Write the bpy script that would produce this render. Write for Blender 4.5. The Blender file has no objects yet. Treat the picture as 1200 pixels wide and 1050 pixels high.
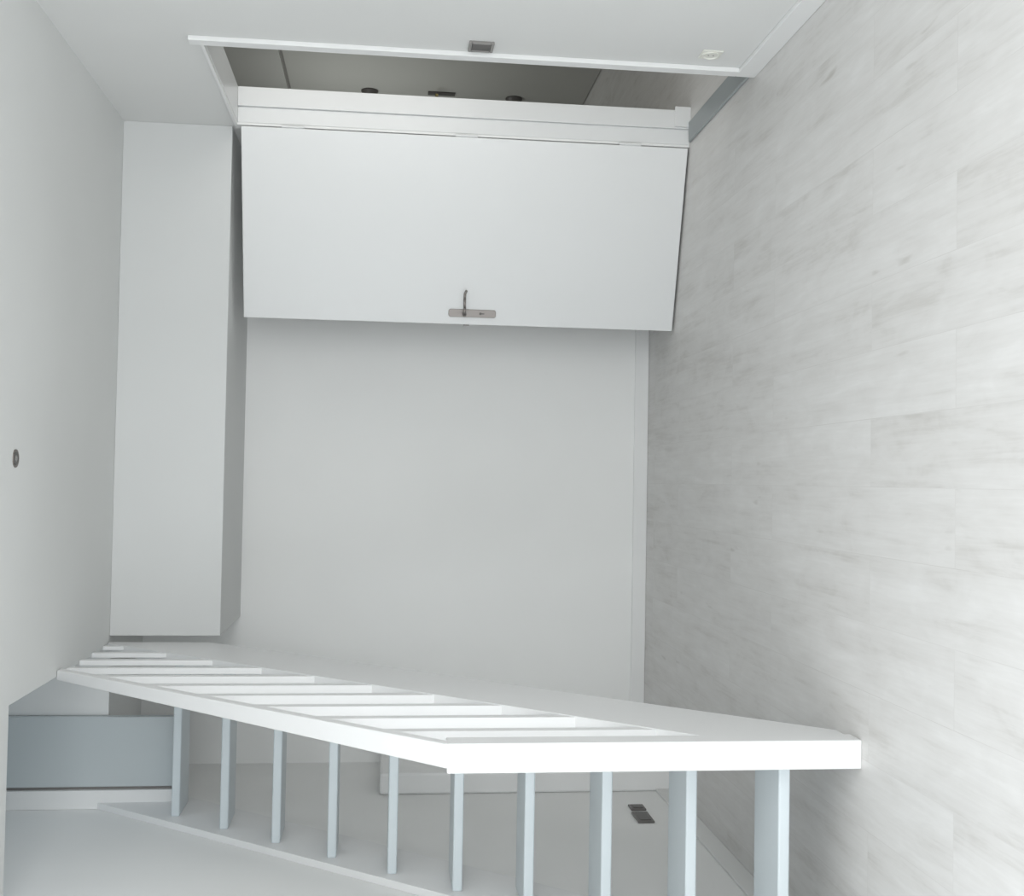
import bpy, bmesh, math
from mathutils import Vector, Matrix
S = bpy.context.scene
COL = S.collection

# ------------------------------------------------------------------ materials
def new_mat(name, rough=0.5):
    m = bpy.data.materials.new(name); m.use_nodes = True
    nt = m.node_tree; b = nt.nodes['Principled BSDF']
    b.inputs['Roughness'].default_value = rough
    return m, nt, b

def paint(name, col, rough=0.55, bump=0.03, scale=90.0, var=0.02, spec=0.5):
    """painted surface: a faint large-scale tone drift and a fine roller texture"""
    m, nt, b = new_mat(name, rough)
    tc = nt.nodes.new('ShaderNodeTexCoord')
    n1 = nt.nodes.new('ShaderNodeTexNoise'); n1.inputs['Scale'].default_value = 1.3
    nt.links.new(tc.outputs['Object'], n1.inputs['Vector'])
    r = nt.nodes.new('ShaderNodeValToRGB')
    r.color_ramp.elements[0].position = .3; r.color_ramp.elements[1].position = .7
    r.color_ramp.elements[0].color = (*[c * (1 - var) for c in col], 1)
    r.color_ramp.elements[1].color = (*[min(1, c * (1 + var)) for c in col], 1)
    nt.links.new(n1.outputs['Fac'], r.inputs['Fac'])
    nt.links.new(r.outputs['Color'], b.inputs['Base Color'])
    n2 = nt.nodes.new('ShaderNodeTexNoise'); n2.inputs['Scale'].default_value = scale
    nt.links.new(tc.outputs['Object'], n2.inputs['Vector'])
    bp = nt.nodes.new('ShaderNodeBump'); bp.inputs['Strength'].default_value = bump
    bp.inputs['Distance'].default_value = .004
    nt.links.new(n2.outputs['Fac'], bp.inputs['Height'])
    nt.links.new(bp.outputs['Normal'], b.inputs['Normal'])
    b.inputs['Specular IOR Level'].default_value = spec
    return m

def metal(name, col, rough):
    m, nt, b = new_mat(name, rough)
    b.inputs['Metallic'].default_value = 1.0
    tc = nt.nodes.new('ShaderNodeTexCoord')
    mp = nt.nodes.new('ShaderNodeMapping'); mp.inputs['Scale'].default_value = (400, 400, 12)
    n = nt.nodes.new('ShaderNodeTexNoise'); n.inputs['Scale'].default_value = 3
    nt.links.new(tc.outputs['Object'], mp.inputs['Vector']); nt.links.new(mp.outputs['Vector'], n.inputs['Vector'])
    mx = nt.nodes.new('ShaderNodeMix'); mx.data_type = 'RGBA'
    mx.inputs['A'].default_value = (*[c * .88 for c in col], 1); mx.inputs['B'].default_value = (*col, 1)
    nt.links.new(n.outputs['Fac'], mx.inputs['Factor']); nt.links.new(mx.outputs['Result'], b.inputs['Base Color'])
    return m

def laminate(name):
    """whitewashed oak laminate, planks running away from the window (world Y)"""
    m, nt, b = new_mat(name, .42)
    N, L = nt.nodes.new, nt.links.new
    tc = N('ShaderNodeTexCoord')
    rot = N('ShaderNodeMapping'); rot.inputs['Rotation'].default_value = (0, 0, math.pi / 2)
    L(tc.outputs['Object'], rot.inputs['Vector'])
    br = N('ShaderNodeTexBrick')
    br.offset = .37; br.offset_frequency = 2
    br.inputs['Scale'].default_value = 1
    br.inputs['Brick Width'].default_value = 1.29; br.inputs['Row Height'].default_value = .193
    br.inputs['Mortar Size'].default_value = .0012; br.inputs['Mortar Smooth'].default_value = .4
    br.inputs['Color1'].default_value = (0, 0, 0, 1); br.inputs['Color2'].default_value = (1, 1, 1, 1)
    br.inputs['Mortar'].default_value = (.5, .5, .5, 1)
    L(rot.outputs['Vector'], br.inputs['Vector'])
    # per-plank shift of the grain
    sh = N('ShaderNodeVectorMath'); sh.operation = 'SCALE'; sh.inputs['Scale'].default_value = 7.0
    L(br.outputs['Color'], sh.inputs[0])
    ad = N('ShaderNodeVectorMath'); ad.operation = 'ADD'
    L(rot.outputs['Vector'], ad.inputs[0]); L(sh.outputs['Vector'], ad.inputs[1])
    def grain(sx, sy, scale, detail, dist=0.0):
        mp = N('ShaderNodeMapping'); mp.inputs['Scale'].default_value = (sx, sy, 1)
        L(ad.outputs['Vector'], mp.inputs['Vector'])
        n = N('ShaderNodeTexNoise'); n.inputs['Scale'].default_value = scale
        n.inputs['Detail'].default_value = detail; n.inputs['Distortion'].default_value = dist
        n.inputs['Roughness'].default_value = .6
        L(mp.outputs['Vector'], n.inputs['Vector']); return n
    g1 = grain(1.1, 9, 1.6, 5, .6); g2 = grain(3, 60, 1.5, 4); g3 = grain(2.2, 5, 2.2, 3, .8)
    def mix(a, bb, f):
        x = N('ShaderNodeMix'); x.data_type = 'FLOAT'; x.inputs['Factor'].default_value = f
        L(a, x.inputs['A']); L(bb, x.inputs['B']); return x.outputs['Result']
    v = mix(g1.outputs['Fac'], g2.outputs['Fac'], .3)
    v = mix(v, g3.outputs['Fac'], .3)
    sp = N('ShaderNodeSeparateColor'); L(br.outputs['Color'], sp.inputs['Color'])
    v = mix(v, sp.outputs['Red'], .05)
    cr = N('ShaderNodeValToRGB'); e = cr.color_ramp.elements
    e[0].position = .30; e[0].color = (.53, .515, .49, 1)
    e[1].position = .68; e[1].color = (.76, .755, .745, 1)
    x = cr.color_ramp.elements.new(.46); x.color = (.67, .66, .645, 1)
    L(v, cr.inputs['Fac'])
    # short dark knots
    kn = grain(2.2, 11, 1.7, 2)
    kr = N('ShaderNodeValToRGB'); kr.color_ramp.elements[0].position = .70; kr.color_ramp.elements[1].position = .80
    kr.color_ramp.elements[0].color = (1, 1, 1, 1); kr.color_ramp.elements[1].color = (.80, .79, .77, 1)
    L(kn.outputs['Fac'], kr.inputs['Fac'])
    mu = N('ShaderNodeMix'); mu.data_type = 'RGBA'; mu.blend_type = 'MULTIPLY'; mu.inputs['Factor'].default_value = 1
    L(cr.outputs['Color'], mu.inputs['A']); L(kr.outputs['Color'], mu.inputs['B'])
    # seams
    se = N('ShaderNodeMix'); se.data_type = 'RGBA'; se.inputs['B'].default_value = (.46, .44, .42, 1)
    sf = N('ShaderNodeMath'); sf.operation = 'MULTIPLY'; sf.inputs[1].default_value = .18
    L(br.outputs['Fac'], sf.inputs[0]); L(sf.outputs[0], se.inputs['Factor'])
    L(mu.outputs['Result'], se.inputs['A'])
    L(se.outputs['Result'], b.inputs['Base Color'])
    bp = N('ShaderNodeBump'); bp.inputs['Strength'].default_value = .05; bp.inputs['Distance'].default_value = .002
    L(g2.outputs['Fac'], bp.inputs['Height']); L(bp.outputs['Normal'], b.inputs['Normal'])
    return m

WALL = paint('wall_paint', (.78, .785, .775), .7)
WALL_LIFTED = paint('light_lifted_wall_paint', (.90, .905, .895), .7)  # white wall paint, lightened to put missing light into the colour
BOXING_DIMMED = paint('light_dimmed_bulkhead_paint', (.70, .71, .705), .7)  # white paint greyed to offset strong light on the bulkhead
CEIL = paint('ceiling_paint', (.765, .775, .765), .8)
GLOSS = paint('white_lacquer', (.77, .78, .78), .3, .01, 60, .01)
WHITE = paint('white_stair_paint', (.82, .825, .825), .4, .02, 60, .01)
TRIM = paint('trim_paint', (.85, .855, .85), .4, .01, 60, .01)
TREAD = paint('pale_blue_grey_stair_paint', (.63, .69, .72), .35, .02, 50, .015)
STEEL = metal('brushed_steel', (.33, .305, .29), .5)
DARK = paint('dark_grey_plastic', (.085, .08, .075), .35, .0, 40, .02)
GREYP = paint('mid_grey_plastic', (.26, .25, .24), .35, .0, 40, .02)
SOCK = paint('charcoal_plastic', (.15, .142, .135), .4, .0, 40, .02)
IVORY = paint('ivory_plastic', (.80, .80, .74), .35, .0, 40, .01)
BRASS = metal('brass', (.55, .45, .22), .35)
SILL = paint('grey_stone_threshold', (.33, .36, .37), .4, .05, 200, .05)
PANEL = paint('satin_pale_blue_panel', (.55, .595, .61), .22, .01, 60, .01)
GREYDOOR = paint('grey_front_door_paint', (.50, .50, .475), .45, .01, 60, .02)
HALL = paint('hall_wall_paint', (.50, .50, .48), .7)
FLOOR = laminate('whitewashed_laminate')

# ------------------------------------------------------------------ mesh helpers
def obj(name, bm, mat, parent=None, bevel=0.0, smooth=False, seg=2):
    me = bpy.data.meshes.new(name)
    bmesh.ops.recalc_face_normals(bm, faces=bm.faces)
    bm.to_mesh(me); bm.free()
    o = bpy.data.objects.new(name, me); COL.objects.link(o)
    me.materials.append(mat)
    if smooth:
        for p in me.polygons: p.use_smooth = True
    if bevel:
        md = o.modifiers.new('bevel', 'BEVEL'); md.width = bevel; md.segments = seg
        md.limit_method = 'ANGLE'; md.angle_limit = math.radians(40)
    if parent:
        o.parent = parent
        o.location = -Vector(parent.location)     # meshes are written in world space
    return o

def box(bm, x0, x1, y0, y1, z0, z1):
    M = Matrix.Translation(((x0 + x1) / 2, (y0 + y1) / 2, (z0 + z1) / 2)) @ Matrix.Diagonal((abs(x1 - x0), abs(y1 - y0), abs(z1 - z0), 1))
    bmesh.ops.create_cube(bm, size=1, matrix=M)

def bx(*b):
    bm = bmesh.new()
    if isinstance(b[0], tuple):
        for q in b: box(bm, *q)
    else: box(bm, *b)
    return bm

def prism_x(pts, x0, x1, bm=None):
    """polygon of (y,z) points pulled along X"""
    bm = bm or bmesh.new()
    a = [bm.verts.new((x0, y, z)) for y, z in pts]; b = [bm.verts.new((x1, y, z)) for y, z in pts]
    n = len(pts); bm.faces.new(a); bm.faces.new(b[::-1])
    for i in range(n): bm.faces.new((a[i], a[(i + 1) % n], b[(i + 1) % n], b[i]))
    return bm

def cyl(bm, p0, p1, r0, r1=None, seg=32):
    p0, p1 = Vector(p0), Vector(p1); d = p1 - p0
    M = Matrix.Translation((p0 + p1) / 2) @ d.to_track_quat('Z', 'Y').to_matrix().to_4x4()
    bmesh.ops.create_cone(bm, cap_ends=True, segments=seg, radius1=r0, radius2=r0 if r1 is None else r1, depth=d.length, matrix=M)

def lathe(bm, prof, M, seg=48):
    """prof: (radius, height) pairs turned about local Z, placed by M"""
    rings = []
    for r, h in prof:
        rings.append([bm.verts.new(M @ Vector((r * math.cos(2 * math.pi * i / seg), r * math.sin(2 * math.pi * i / seg), h))) for i in range(seg)])
    for a, b in zip(rings, rings[1:]):
        for i in range(seg):
            bm.faces.new((a[i], a[(i + 1) % seg], b[(i + 1) % seg], b[i]))
    bm.faces.new(rings[0]); bm.faces.new(rings[-1])

def tag(o, label, cat, group=None):
    o['label'] = label; o['category'] = cat
    if group: o['group'] = group
    return o

def struct(o, label=None, cat=None):
    o['kind'] = 'structure'
    if label: o['label'] = label
    if cat: o['category'] = cat
    return o

def empty(name, loc):
    o = bpy.data.objects.new(name, None); COL.objects.link(o); o.location = loc
    o.empty_display_size = .1
    return o

# ------------------------------------------------------------------ room dimensions (metres, camera above the origin)
XL, XR, YB, YK, ZC, ZK = -1.437, 1.563, 5.805, 5.106, 2.544, 2.072
YR = -2.4                       # rear wall, behind the camera
WT = .155                       # thickness of the right wall
DY0, DY1, DZ = 4.117, 5.030, 2.042   # clear doorway in the right wall
HX = -.745                      # stair opening in the ceiling
HY0, HY1 = 3.785, YK
HFX = 2.70                      # far wall of the hall beyond the doorway
UP = 5.0                        # height of the upper storey's ceiling

# floor (room and hall run through)
struct(obj('floor', bx(XL - .15, HFX + .15, YR - .15, 9.2, -.12, 0), FLOOR), 'pale whitewashed laminate floor', 'floor')
# ceiling slab with the stair opening
struct(obj('ceiling', bx((HX, XR, YR, YB, ZC, ZC + .26),
                         (XL, HX, YR, HY0, ZC, ZC + .26),
                         (XL, HX, HY1, YB, ZC, ZC + .26)), CEIL), 'matt white ceiling', 'ceiling')
struct(obj('wall_back', bx(XL - .15, XR, YB, YB + .12, 0, UP), WALL_LIFTED), 'white back wall of the room', 'wall')
LY0, LY1, LZ0, LZ1 = -.3, 2.3, .08, 2.3
struct(obj('wall_left', bx((XL - .15, XL, YR, LY0, 0, UP), (XL - .15, XL, LY1, YB, 0, UP), (XL - .15, XL, LY0, LY1, 0, LZ0), (XL - .15, XL, LY0, LY1, LZ1, UP)), WALL_LIFTED), 'white wall on the stair side', 'wall')
RY0, RY1, RZ0, RZ1 = -.9, 1.6, .8, 2.3
struct(obj('wall_right', bx((XR, XR + WT, YR, RY0, 0, UP), (XR, XR + WT, RY1, DY0 - .012, 0, UP), (XR, XR + WT, RY0, RY1, 0, RZ0), (XR, XR + WT, RY0, RY1, RZ1, UP), (XR, XR + WT, DY1 + .03, 9.2, 0, UP),
                            (XR, XR + WT, DY0 - .012, DY1 + .03, DZ + .012, UP)), WALL), 'white wall with the doorway', 'wall')
# rear wall with a wide window, behind the camera
WX0, WX1, WZ0, WZ1 = -1.15, 1.3, .12, 2.3
struct(obj('wall_rear', bx((XL - .15, WX0, YR - .15, YR, 0, UP), (WX1, XR + WT, YR - .15, YR, 0, UP),
                           (WX0, WX1, YR - .15, YR, 0, WZ0), (WX0, WX1, YR - .15, YR, WZ1, UP)), WALL), 'wall with the window', 'wall')
w = empty('window_1', (.075, YR - .1, WZ0)); struct(w, 'wide white framed window', 'window')
wb = bmesh.new()
box(wb, WX0, WX0 + .06, YR - .12, YR - .06, WZ0, WZ1); box(wb, WX1 - .06, WX1, YR - .12, YR - .06, WZ0, WZ1)
box(wb, WX0 + .06, WX1 - .06, YR - .12, YR - .06, WZ0, WZ0 + .06); box(wb, WX0 + .06, WX1 - .06, YR - .12, YR - .06, WZ1 - .06, WZ1)
box(wb, .045, .105, YR - .12, YR - .06, WZ0 + .06, WZ1 - .06)
obj('window_frame', wb, TRIM, w)

w2 = empty('fill_window_left', (XL - .1, 1.0, LZ0)); struct(w2, 'added unseen window on the stair side, for fill light', 'window')  # unseen window, added to brighten the right wall and near floor
wb = bmesh.new()
box(wb, XL - .12, XL - .06, LY0, LY0 + .06, LZ0, LZ1); box(wb, XL - .12, XL - .06, LY1 - .06, LY1, LZ0, LZ1)
box(wb, XL - .12, XL - .06, LY0 + .06, LY1 - .06, LZ0, LZ0 + .06); box(wb, XL - .12, XL - .06, LY0 + .06, LY1 - .06, LZ1 - .06, LZ1)
obj('window_frame', wb, TRIM, w2)

w3 = empty('fill_window_right', (XR + .1, .35, RZ0)); struct(w3, 'added unseen window before the doorway, for fill light', 'window')  # unseen window, added to fill the back wall and stair side
wb = bmesh.new()
box(wb, XR + .06, XR + .12, RY0, RY0 + .06, RZ0, RZ1); box(wb, XR + .06, XR + .12, RY1 - .06, RY1, RZ0, RZ1)
box(wb, XR + .06, XR + .12, RY0 + .06, RY1 - .06, RZ0, RZ0 + .06); box(wb, XR + .06, XR + .12, RY0 + .06, RY1 - .06, RZ1 - .06, RZ1)
obj('window_frame', wb, TRIM, w3)

# bulkhead boxing along the top of the back wall
struct(obj('trim_1', bx(-.705, XR, YK, YB, ZK, ZC), BOXING_DIMMED, bevel=.003), 'white boxed bulkhead under the ceiling', 'bulkhead')
# upper storey round the stairwell
struct(obj('wall_upper', bx((-1.045, XR, YK + .02, YK + .12, ZC + .26, UP), (XL, -1.045, YK + .02, YK + .12, 4.2, UP),
                            (XL, XR, 1.6, 1.7, ZC + .26, UP)), WALL), 'upstairs wall above the stair opening', 'wall')
struct(obj('trim_2', bx(-1.045, HX - .001, YK - .02, YK - .0005, ZC - .01, UP), WALL, bevel=.002), 'white wall boarding above stair head', 'trim')
struct(obj('ceiling_upper', bx((XL - .15, XR + WT, 1.6, YB + .12, UP, UP + .1),
                               (XL - .15, XR + WT, YR - .15, 1.6, UP, UP + .1)), CEIL), 'upstairs ceiling', 'ceiling')

# baseboards
struct(obj('baseboard_back', bx(XL + .098, XR, YB - .014, YB, 0, .072), TRIM, bevel=.003), 'low white baseboard on back wall', 'baseboard')
struct(obj('baseboard_right', bx((XR - .018, XR, YR, DY0 - .002, 0, .075), (XR - .014, XR, DY1 + .075, YB - .014, 0, .075)), TRIM, bevel=.003), 'low white baseboard beside the doorway', 'baseboard')
struct(obj('baseboard_left', bx((XL, XL + .012, YR, 5.2, 0, .078),), WALL, bevel=.003), 'low white baseboard on stair side wall', 'baseboard')
# shallow boxing in the far left corner
struct(obj('trim_3', bx(XL, XL + .098, 5.2, YB, 0, 1.36), TRIM, bevel=.012), 'low pale boxing in the far left corner behind the stairs', 'trim')

# ------------------------------------------------------------------ doorway: casing, lining, threshold
cs = bmesh.new()
box(cs, XR - .018, XR, DY0 - .052, DY0 - .002, .075, 2.092)                  # near upright, taller than the head
box(cs, XR - .016, XR, DY0 - .002, DY1 + .01, DZ + .001, DZ + .014)       # head
box(cs, XR - .012, XR, DY1 + .012, DY1 + .07, 0, DZ + .014)               # far upright
struct(obj('trim_4', cs, TRIM, bevel=.003), 'white door casing round the doorway', 'door casing')
ln = bmesh.new()
box(ln, XR, XR + WT, DY0 - .012, DY0, 0, DZ + .012)                        # near lining
box(ln, XR, XR + WT, DY0, DY1 + .03, DZ, DZ + .012)                       # head lining
box(ln, XR, XR + .070, DY1 + .012, DY1 + .03, 0, DZ)                      # far lining, rebate
box(ln, XR + .070, XR + WT, DY1 - .002, DY1 + .03, 0, DZ)                 # far lining, stop
box(ln, XR + .076, XR + WT + .014, DY1 - .012, DY1 - .002, 0, .075)       # plinth block
struct(obj('trim_5', ln, GLOSS, bevel=.002), 'white rebated lining of the doorway', 'door lining')
struct(obj('trim_6', bx(XR + .004, XR + .098, DY0, DY1 - .012, 0, .012), SILL, bevel=.004), 'grey threshold strip in the doorway', 'threshold')

# ------------------------------------------------------------------ open white door (hinged on the far lining, past square to the wall)
HXP, HYP, DW, DT = 1.542, 5.028, .849, .040
ang = math.radians(17.27)
du = Vector((-math.cos(ang), math.sin(ang), 0)); dn = Vector((-math.sin(ang), -math.cos(ang), 0))   # along the leaf, out of the seen face
def dp(s, t, z): return Vector((HXP, HYP, 0)) + du * s + dn * t + Vector((0, 0, z))
def dbox(s0, s1, t0, t1, z0, z1, bm=None):
    bm = bm or bmesh.new()
    v = [bm.verts.new(dp(s, t, z)) for z in (z0, z1) for s, t in ((s0, t0), (s1, t0), (s1, t1), (s0, t1))]
    for f in ((0, 1, 2, 3), (4, 5, 6, 7), (0, 1, 5, 4), (1, 2, 6, 5), (2, 3, 7, 6), (3, 0, 4, 7)): bm.faces.new([v[i] for i in f])
    return bm
d = empty('door_1', (HXP, HYP, 0)); struct(d, 'plain white interior door standing wide open with steel lever handle', 'door')
obj('door_leaf', dbox(0, DW, -DT, 0, .010, 2.025), GLOSS, d, bevel=.0025)
for z in (.28, 1.03, 1.80):
    h = bmesh.new(); cyl(h, dp(-.006, -.004, z - .05), dp(-.006, -.004, z + .05), .006, seg=16)
    obj('hinge', h, GLOSS, d, smooth=False)
# long backplate with rounded ends
bp_ = bmesh.new()
cs_ = DW - .054; zc0, zc1, hw = .862, 1.085, .0185
pts = []
for k in range(24):
    a = 2 * math.pi * k / 24; sx, cz = math.cos(a), math.sin(a); rr = .011
    pts.append((cs_ + math.copysign(hw - rr, sx) + rr * sx, (zc1 - rr if cz >= 0 else zc0 + rr) + rr * cz))
f0 = [bp_.verts.new(dp(s, 0, z)) for s, z in pts]; f1 = [bp_.verts.new(dp(s, .007, z)) for s, z in pts]
bp_.faces.new(f0); bp_.faces.new(f1)
for i in range(24): bp_.faces.new((f0[i], f0[(i + 1) % 24], f1[(i + 1) % 24], f1[i]))
plate = obj('handle_plate', bp_, STEEL, d, bevel=.0015); plate['label'] = 'brushed steel backplate'
lv = bmesh.new()
cyl(lv, dp(cs_, .006, 1.012), dp(cs_, .045, 1.012), .009, seg=20)
path = [(cs_ + .004, .047, 1.012), (cs_ - .03, .050, 1.0125), (cs_ - .07, .050, 1.014), (cs_ - .098, .047, 1.013), (cs_ - .108, .041, 1.008)]
for a, b in zip(path, path[1:]): cyl(lv, dp(*a), dp(*b), .006, seg=16)
for a in path: bmesh.ops.create_uvsphere(lv, u_segments=16, v_segments=10, radius=.0061, matrix=Matrix.Translation(dp(*a)))
le = obj('lever_handle', lv, STEEL, d, smooth=True)
kh = bmesh.new(); cyl(kh, dp(cs_, .0068, .935), dp(cs_, .0076, .935), .006, seg=20); dbox(cs_ - .0025, cs_ + .0025, .0068, .0076, .917, .935, kh)
obj('keyhole', kh, DARK, plate).location = (0, 0, 0)
lt = dbox(DW, DW + .009, -.030, -.012, .985, 1.012); obj('latch', lt, GREYP, d, bevel=.002)

# ------------------------------------------------------------------ hall beyond the doorway
struct(obj('wall_hall', bx((HFX, HFX + .12, 3.2, 6.93, 0, ZC), (HFX, HFX + .12, 7.955, 9.2, 0, ZC), (HFX, HFX + .12, 6.93, 7.955, 2.09, ZC),
                           (XR + WT, HFX, 3.1, 3.2, 0, ZC), (XR + WT, HFX, 9.1, 9.2, 0, ZC)), HALL), 'grey hall wall round the front door', 'wall')
struct(obj('ceiling_hall', bx(XR + WT, HFX + .12, 3.1, 9.2, ZC, ZC + .1), HALL), 'hall ceiling', 'ceiling')
fd = empty('door_2', (HFX + .03, 7.44, 0)); struct(fd, 'grey front door seen through the doorway', 'door')
obj('door_leaf', bx(HFX + .012, HFX + .06, 6.938, 7.947, .006, 2.072), GREYDOOR, fd, bevel=.003)
obj('door_stop', bx(HFX + .022, HFX + .10, 6.93, 7.955, 2.072, 2.09), GREYP, fd)
MX = lambda x, y, z: Matrix.Translation((x, y, z)) @ Matrix.Rotation(-math.pi / 2, 4, 'Y')
for z in (1.525, .51):
    kb = bmesh.new()
    lathe(kb, [(.060, 0), (.060, .008), (.056, .012), (.052, .026), (.040, .040), (.022, .049), (.006, .052)], MX(HFX + .012, 7.885, z), 40)
    o = obj('lock_knob', kb, DARK, fd, smooth=True); o['label'] = 'dark round lock knob'
ho = obj('handle_plate', bx(HFX + .000, HFX + .012, 7.825, 7.875, .93, 1.12), DARK, fd, bevel=.003); ho['label'] = 'dark handle plate'
fl = bmesh.new(); cyl(fl, (HFX, 7.845, 1.06), (HFX - .05, 7.845, 1.06), .009, seg=16); cyl(fl, (HFX - .045, 7.845, 1.06), (HFX - .045, 7.73, 1.06), .008, seg=16)
obj('lever_handle', fl, BRASS, fd)['label'] = 'small brass lever'

# ------------------------------------------------------------------ staircase
st = empty('staircase', (-1.09, 4.0, 0))
tag(st, 'steep open-riser staircase with pale blue-grey treads and a white balustrade', 'staircase')
RISE, GO, Y1 = .2213, .1845, 3.161
for n in range(1, 11):
    y0 = Y1 + (n - 1) * GO
    obj('tread', bx(-1.409, -.776, y0, y0 + .215, n * RISE - .034, n * RISE), TREAD, st, bevel=.006, seg=3)
up = lambda y: .335 + 1.145 * (y - 3.134)
lo = lambda y: 1.165 * (y - 3.283)
obj('stringer', prism_x([(3.181, 0), (3.283, 0), (5.1, lo(5.1)), (5.1, min(ZC - .004, up(5.1))), (5.06, min(ZC - .004, up(5.06))), (3.181, up(3.181))], -.775, -.731), WHITE, st, bevel=.002)
lu = lambda y: 1.083 + 1.225 * (y - 3.835)
obj('stringer', prism_x([(3.05, .0), (3.30, 0), (5.1, lu(5.1) - .46), (5.1, lu(5.1)), (3.05, lu(3.05))], XL + .0005, -1.408), WHITE, st, bevel=.002)
obj('newel_post', bx(-.802, -.720, 3.100, 3.180, 0, 1.180), WHITE, st, bevel=.004, seg=3)
rl = lambda y: 1.182 + 1.125 * (y - 3.10)
yt = 3.10 + (ZC - .002 - 1.182) / 1.125
hb = prism_x([(3.104, rl(3.104) - .055), (3.104, rl(3.104)), (yt, ZC - .002), (yt + .054, ZC - .002)], -.788, -.721)
for v in hb.verts:
    if v.co.x < -.75: v.co.x += .030 * (v.co.y - 3.104) / 1.2     # the rail narrows a little towards the ceiling
obj('handrail', hb, WHITE, st, bevel=.004, seg=3)
for k in range(10):
    y = 3.318 + .1855 * k
    def top(q): return min(ZC - .001, rl(q) - .058)
    obj('baluster', prism_x([(y, up(y) - .004), (y + .04, up(y + .04) - .004), (y + .04, top(y + .04)), (y, top(y))], -.773 + .0025 * k, -.734), WHITE, st, bevel=.002)

# stair head: satin panel door in its frame
sh = empty('door_3', (-1.2, 5.08, 2.2133)); struct(sh, 'smooth bluish satin door panel at head of the stairs', 'door')
obj('door_leaf', bx(-1.343, -1.044, 5.045, 5.083, 2.2135, 4.19), PANEL, sh, bevel=.004)
obj('door_frame', bx((-1.4365, -1.356, 5.040, 5.095, 2.2135, 4.19),), TRIM, sh, bevel=.003)
obj('edge_strip', bx(-1.358, -1.3435, 5.060, 5.09, 2.2135, 4.19), GREYP, sh)

# ------------------------------------------------------------------ fittings
def right_plate(name, y0, y1, z0, z1, t, frame_mat): return obj(name, bx(XR - t, XR, y0, y1, z0, z1), frame_mat)
sw = empty('light_switch', (XR, 4.003, 1.052)); tag(sw, 'grey rocker light switch on the white wall beside doorway', 'light switch')
obj('frame', bx((XR - .010, XR, 3.962, 4.046, 1.007, 1.018), (XR - .010, XR, 3.962, 4.046, 1.086, 1.097), (XR - .010, XR, 3.962, 3.973, 1.018, 1.086), (XR - .010, XR, 4.035, 4.046, 1.018, 1.086)), GREYP, sw, bevel=.002)
obj('rocker', prism_x([(3.974, 1.019), (4.034, 1.019), (4.034, 1.085), (3.974, 1.085)], XR - .008, XR - .001), DARK, sw, bevel=.002)
so = empty('wall_socket', (XR, 3.952, .219)); tag(so, 'ivory wall socket low on the white wall beside doorway', 'wall socket')
obj('frame', bx(XR - .005, XR, 3.914, 3.990, .181, .257), IVORY, so, bevel=.003, seg=3)
rb = bmesh.new(); lathe(rb, [(.032, -.002), (.032, .004), (.028, .005), (.024, .0015)], MX(XR - .005, 3.952, .219), 40); obj('recess', rb, IVORY, so)
ph = bmesh.new()
for dz in (-.009, .009): cyl(ph, (XR - .0068, 3.952, .219 + dz), (XR - .0055, 3.952, .219 + dz), .0028, seg=12)
obj('pin_holes', ph, DARK, so)

for nm, y0, y1, z0, z1, lab in (('wall_socket', 4.715, 4.855, .200, .272, 'larger dark wall socket behind the stairs, nearer the newel post'),
                                ('wall_socket', 4.892, 4.968, .195, .262, 'smaller dark wall socket behind the stairs, nearer the back wall')):
    s = empty(nm, (XL, (y0 + y1) / 2, (z0 + z1) / 2)); tag(s, lab, 'wall socket', 'dark sockets behind the stairs')
    obj('frame', bx(XL + .0005, XL + .010, y0, y1, z0, z1), SOCK, s, bevel=.003)
    ym = (y0 + y1) / 2
    obj('insert', bx(XL + .009, XL + .013, y0 + .012, y1 - .012, z0 + .012, z1 - .012), DARK, s, bevel=.002)

sp = empty('ceiling_spotlight', (.045, 3.776, ZC)); tag(sp, 'small recessed ceiling spotlight, switched off, above the floor', 'spotlight')
M = Matrix.Translation((.045, 3.776, ZC)) @ Matrix.Rotation(math.pi, 4, 'X')
r1 = bmesh.new(); lathe(r1, [(.030, -.002), (.029, .003), (.024, .003), (.0215, .001)], M); obj('trim_ring', r1, STEEL, sp, smooth=True)
r2 = bmesh.new(); lathe(r2, [(.0214, .0012), (.0214, .0035), (.014, .0028)], M); obj('reflector', r2, DARK, sp)
r3 = bmesh.new(); lathe(r3, [(.011, .003), (.009, .0042), (.003, .0046)], M); obj('bulb', r3, GREYP, sp, smooth=True)

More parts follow.
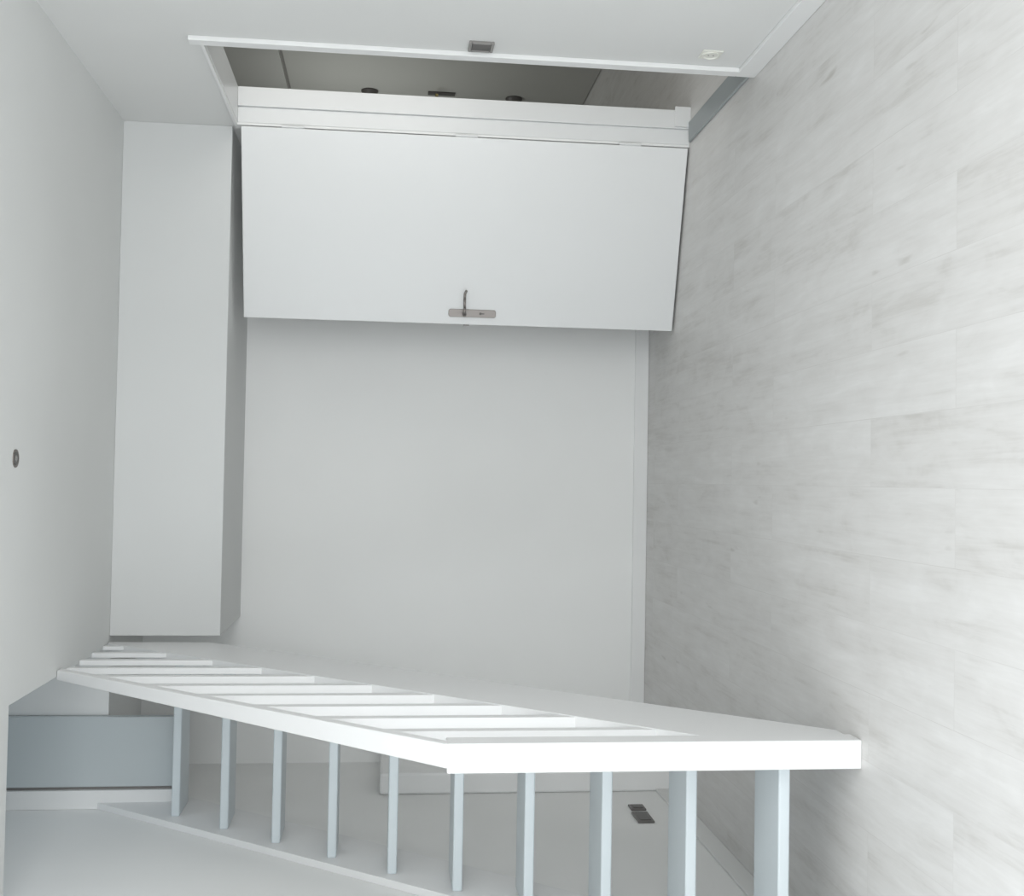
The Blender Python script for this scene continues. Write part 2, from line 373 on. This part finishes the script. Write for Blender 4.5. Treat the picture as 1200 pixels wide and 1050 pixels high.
# ------------------------------------------------------------------ light: daylight from the rear window, stairwell and hall, plus added fill lamps
wd = bpy.data.worlds.new('world'); S.world = wd; wd.use_nodes = True
bg = wd.node_tree.nodes['Background']; bg.inputs['Color'].default_value = (.86, .93, 1, 1); bg.inputs['Strength'].default_value = 2.0
def area(name, loc, target, sx, sy, e, col):
    l = bpy.data.lights.new(name, 'AREA'); l.shape = 'RECTANGLE'; l.size = sx; l.size_y = sy; l.energy = e; l.color = col
    o = bpy.data.objects.new(name, l); COL.objects.link(o); o.location = loc
    o.rotation_euler = (Vector(target) - Vector(loc)).to_track_quat('-Z', 'Y').to_euler()
    o['kind'] = 'helper'; return o
area('window_daylight', (.075, YR - .05, 1.21), (.075, 3, 1.0), 2.3, 2.0, 205, (.94, .98, 1))
area('left_window_fill', (XL - .05, 1.0, 1.2), (2, 1.0, .8), 2.4, 2.1, 100, (.95, .98, 1))  # fill lamp in the added left window
area('right_window_fill', (XR + .05, .35, 1.55), (-1.5, 2.4, 1.3), 2.4, 1.4, 115, (1, .985, .965))  # fill lamp in the added right window
area('stairwell_daylight', (.5, 3.6, UP - .05), (-1.0, 4.4, 2.6), 1.2, 1.2, 60, (.80, .91, 1))
area('hall_daylight', (2.2, 3.25, 1.4), (2.1, 8, .9), .9, 1.6, 46, (1, .99, .96))
area('hall_side_fill', (XR + WT + .03, 7.6, 1.3), (3, 7.6, .9), 1.1, 1.6, 24, (.97, 1, .97))  # fill lamp added in front of a solid wall to light the grey door

# ------------------------------------------------------------------ camera (held sideways: the room's up points to the left of the frame)
cam = bpy.data.cameras.new('camera'); co = bpy.data.objects.new('camera', cam); COL.objects.link(co)
cam.sensor_fit = 'HORIZONTAL'; cam.sensor_width = 36; cam.lens = 1322.26 * 36 / 1200; cam.clip_start = .05
F = Vector((.02916016, .99336439, -.11125142)); R = Vector((.99942676, -.02705955, .02034543)); U = Vector((-.01720001, .11178092, .99358401))
m = Matrix((-U, R, -F)).transposed().to_4x4(); m.translation = (0, 0, 1.36374)
co.matrix_world = m
S.camera = co

S.view_settings.view_transform = 'Standard'; S.view_settings.look = 'None'; S.view_settings.gamma = 1
S.view_settings.use_curve_mapping = False; S.view_settings.exposure = -1.50
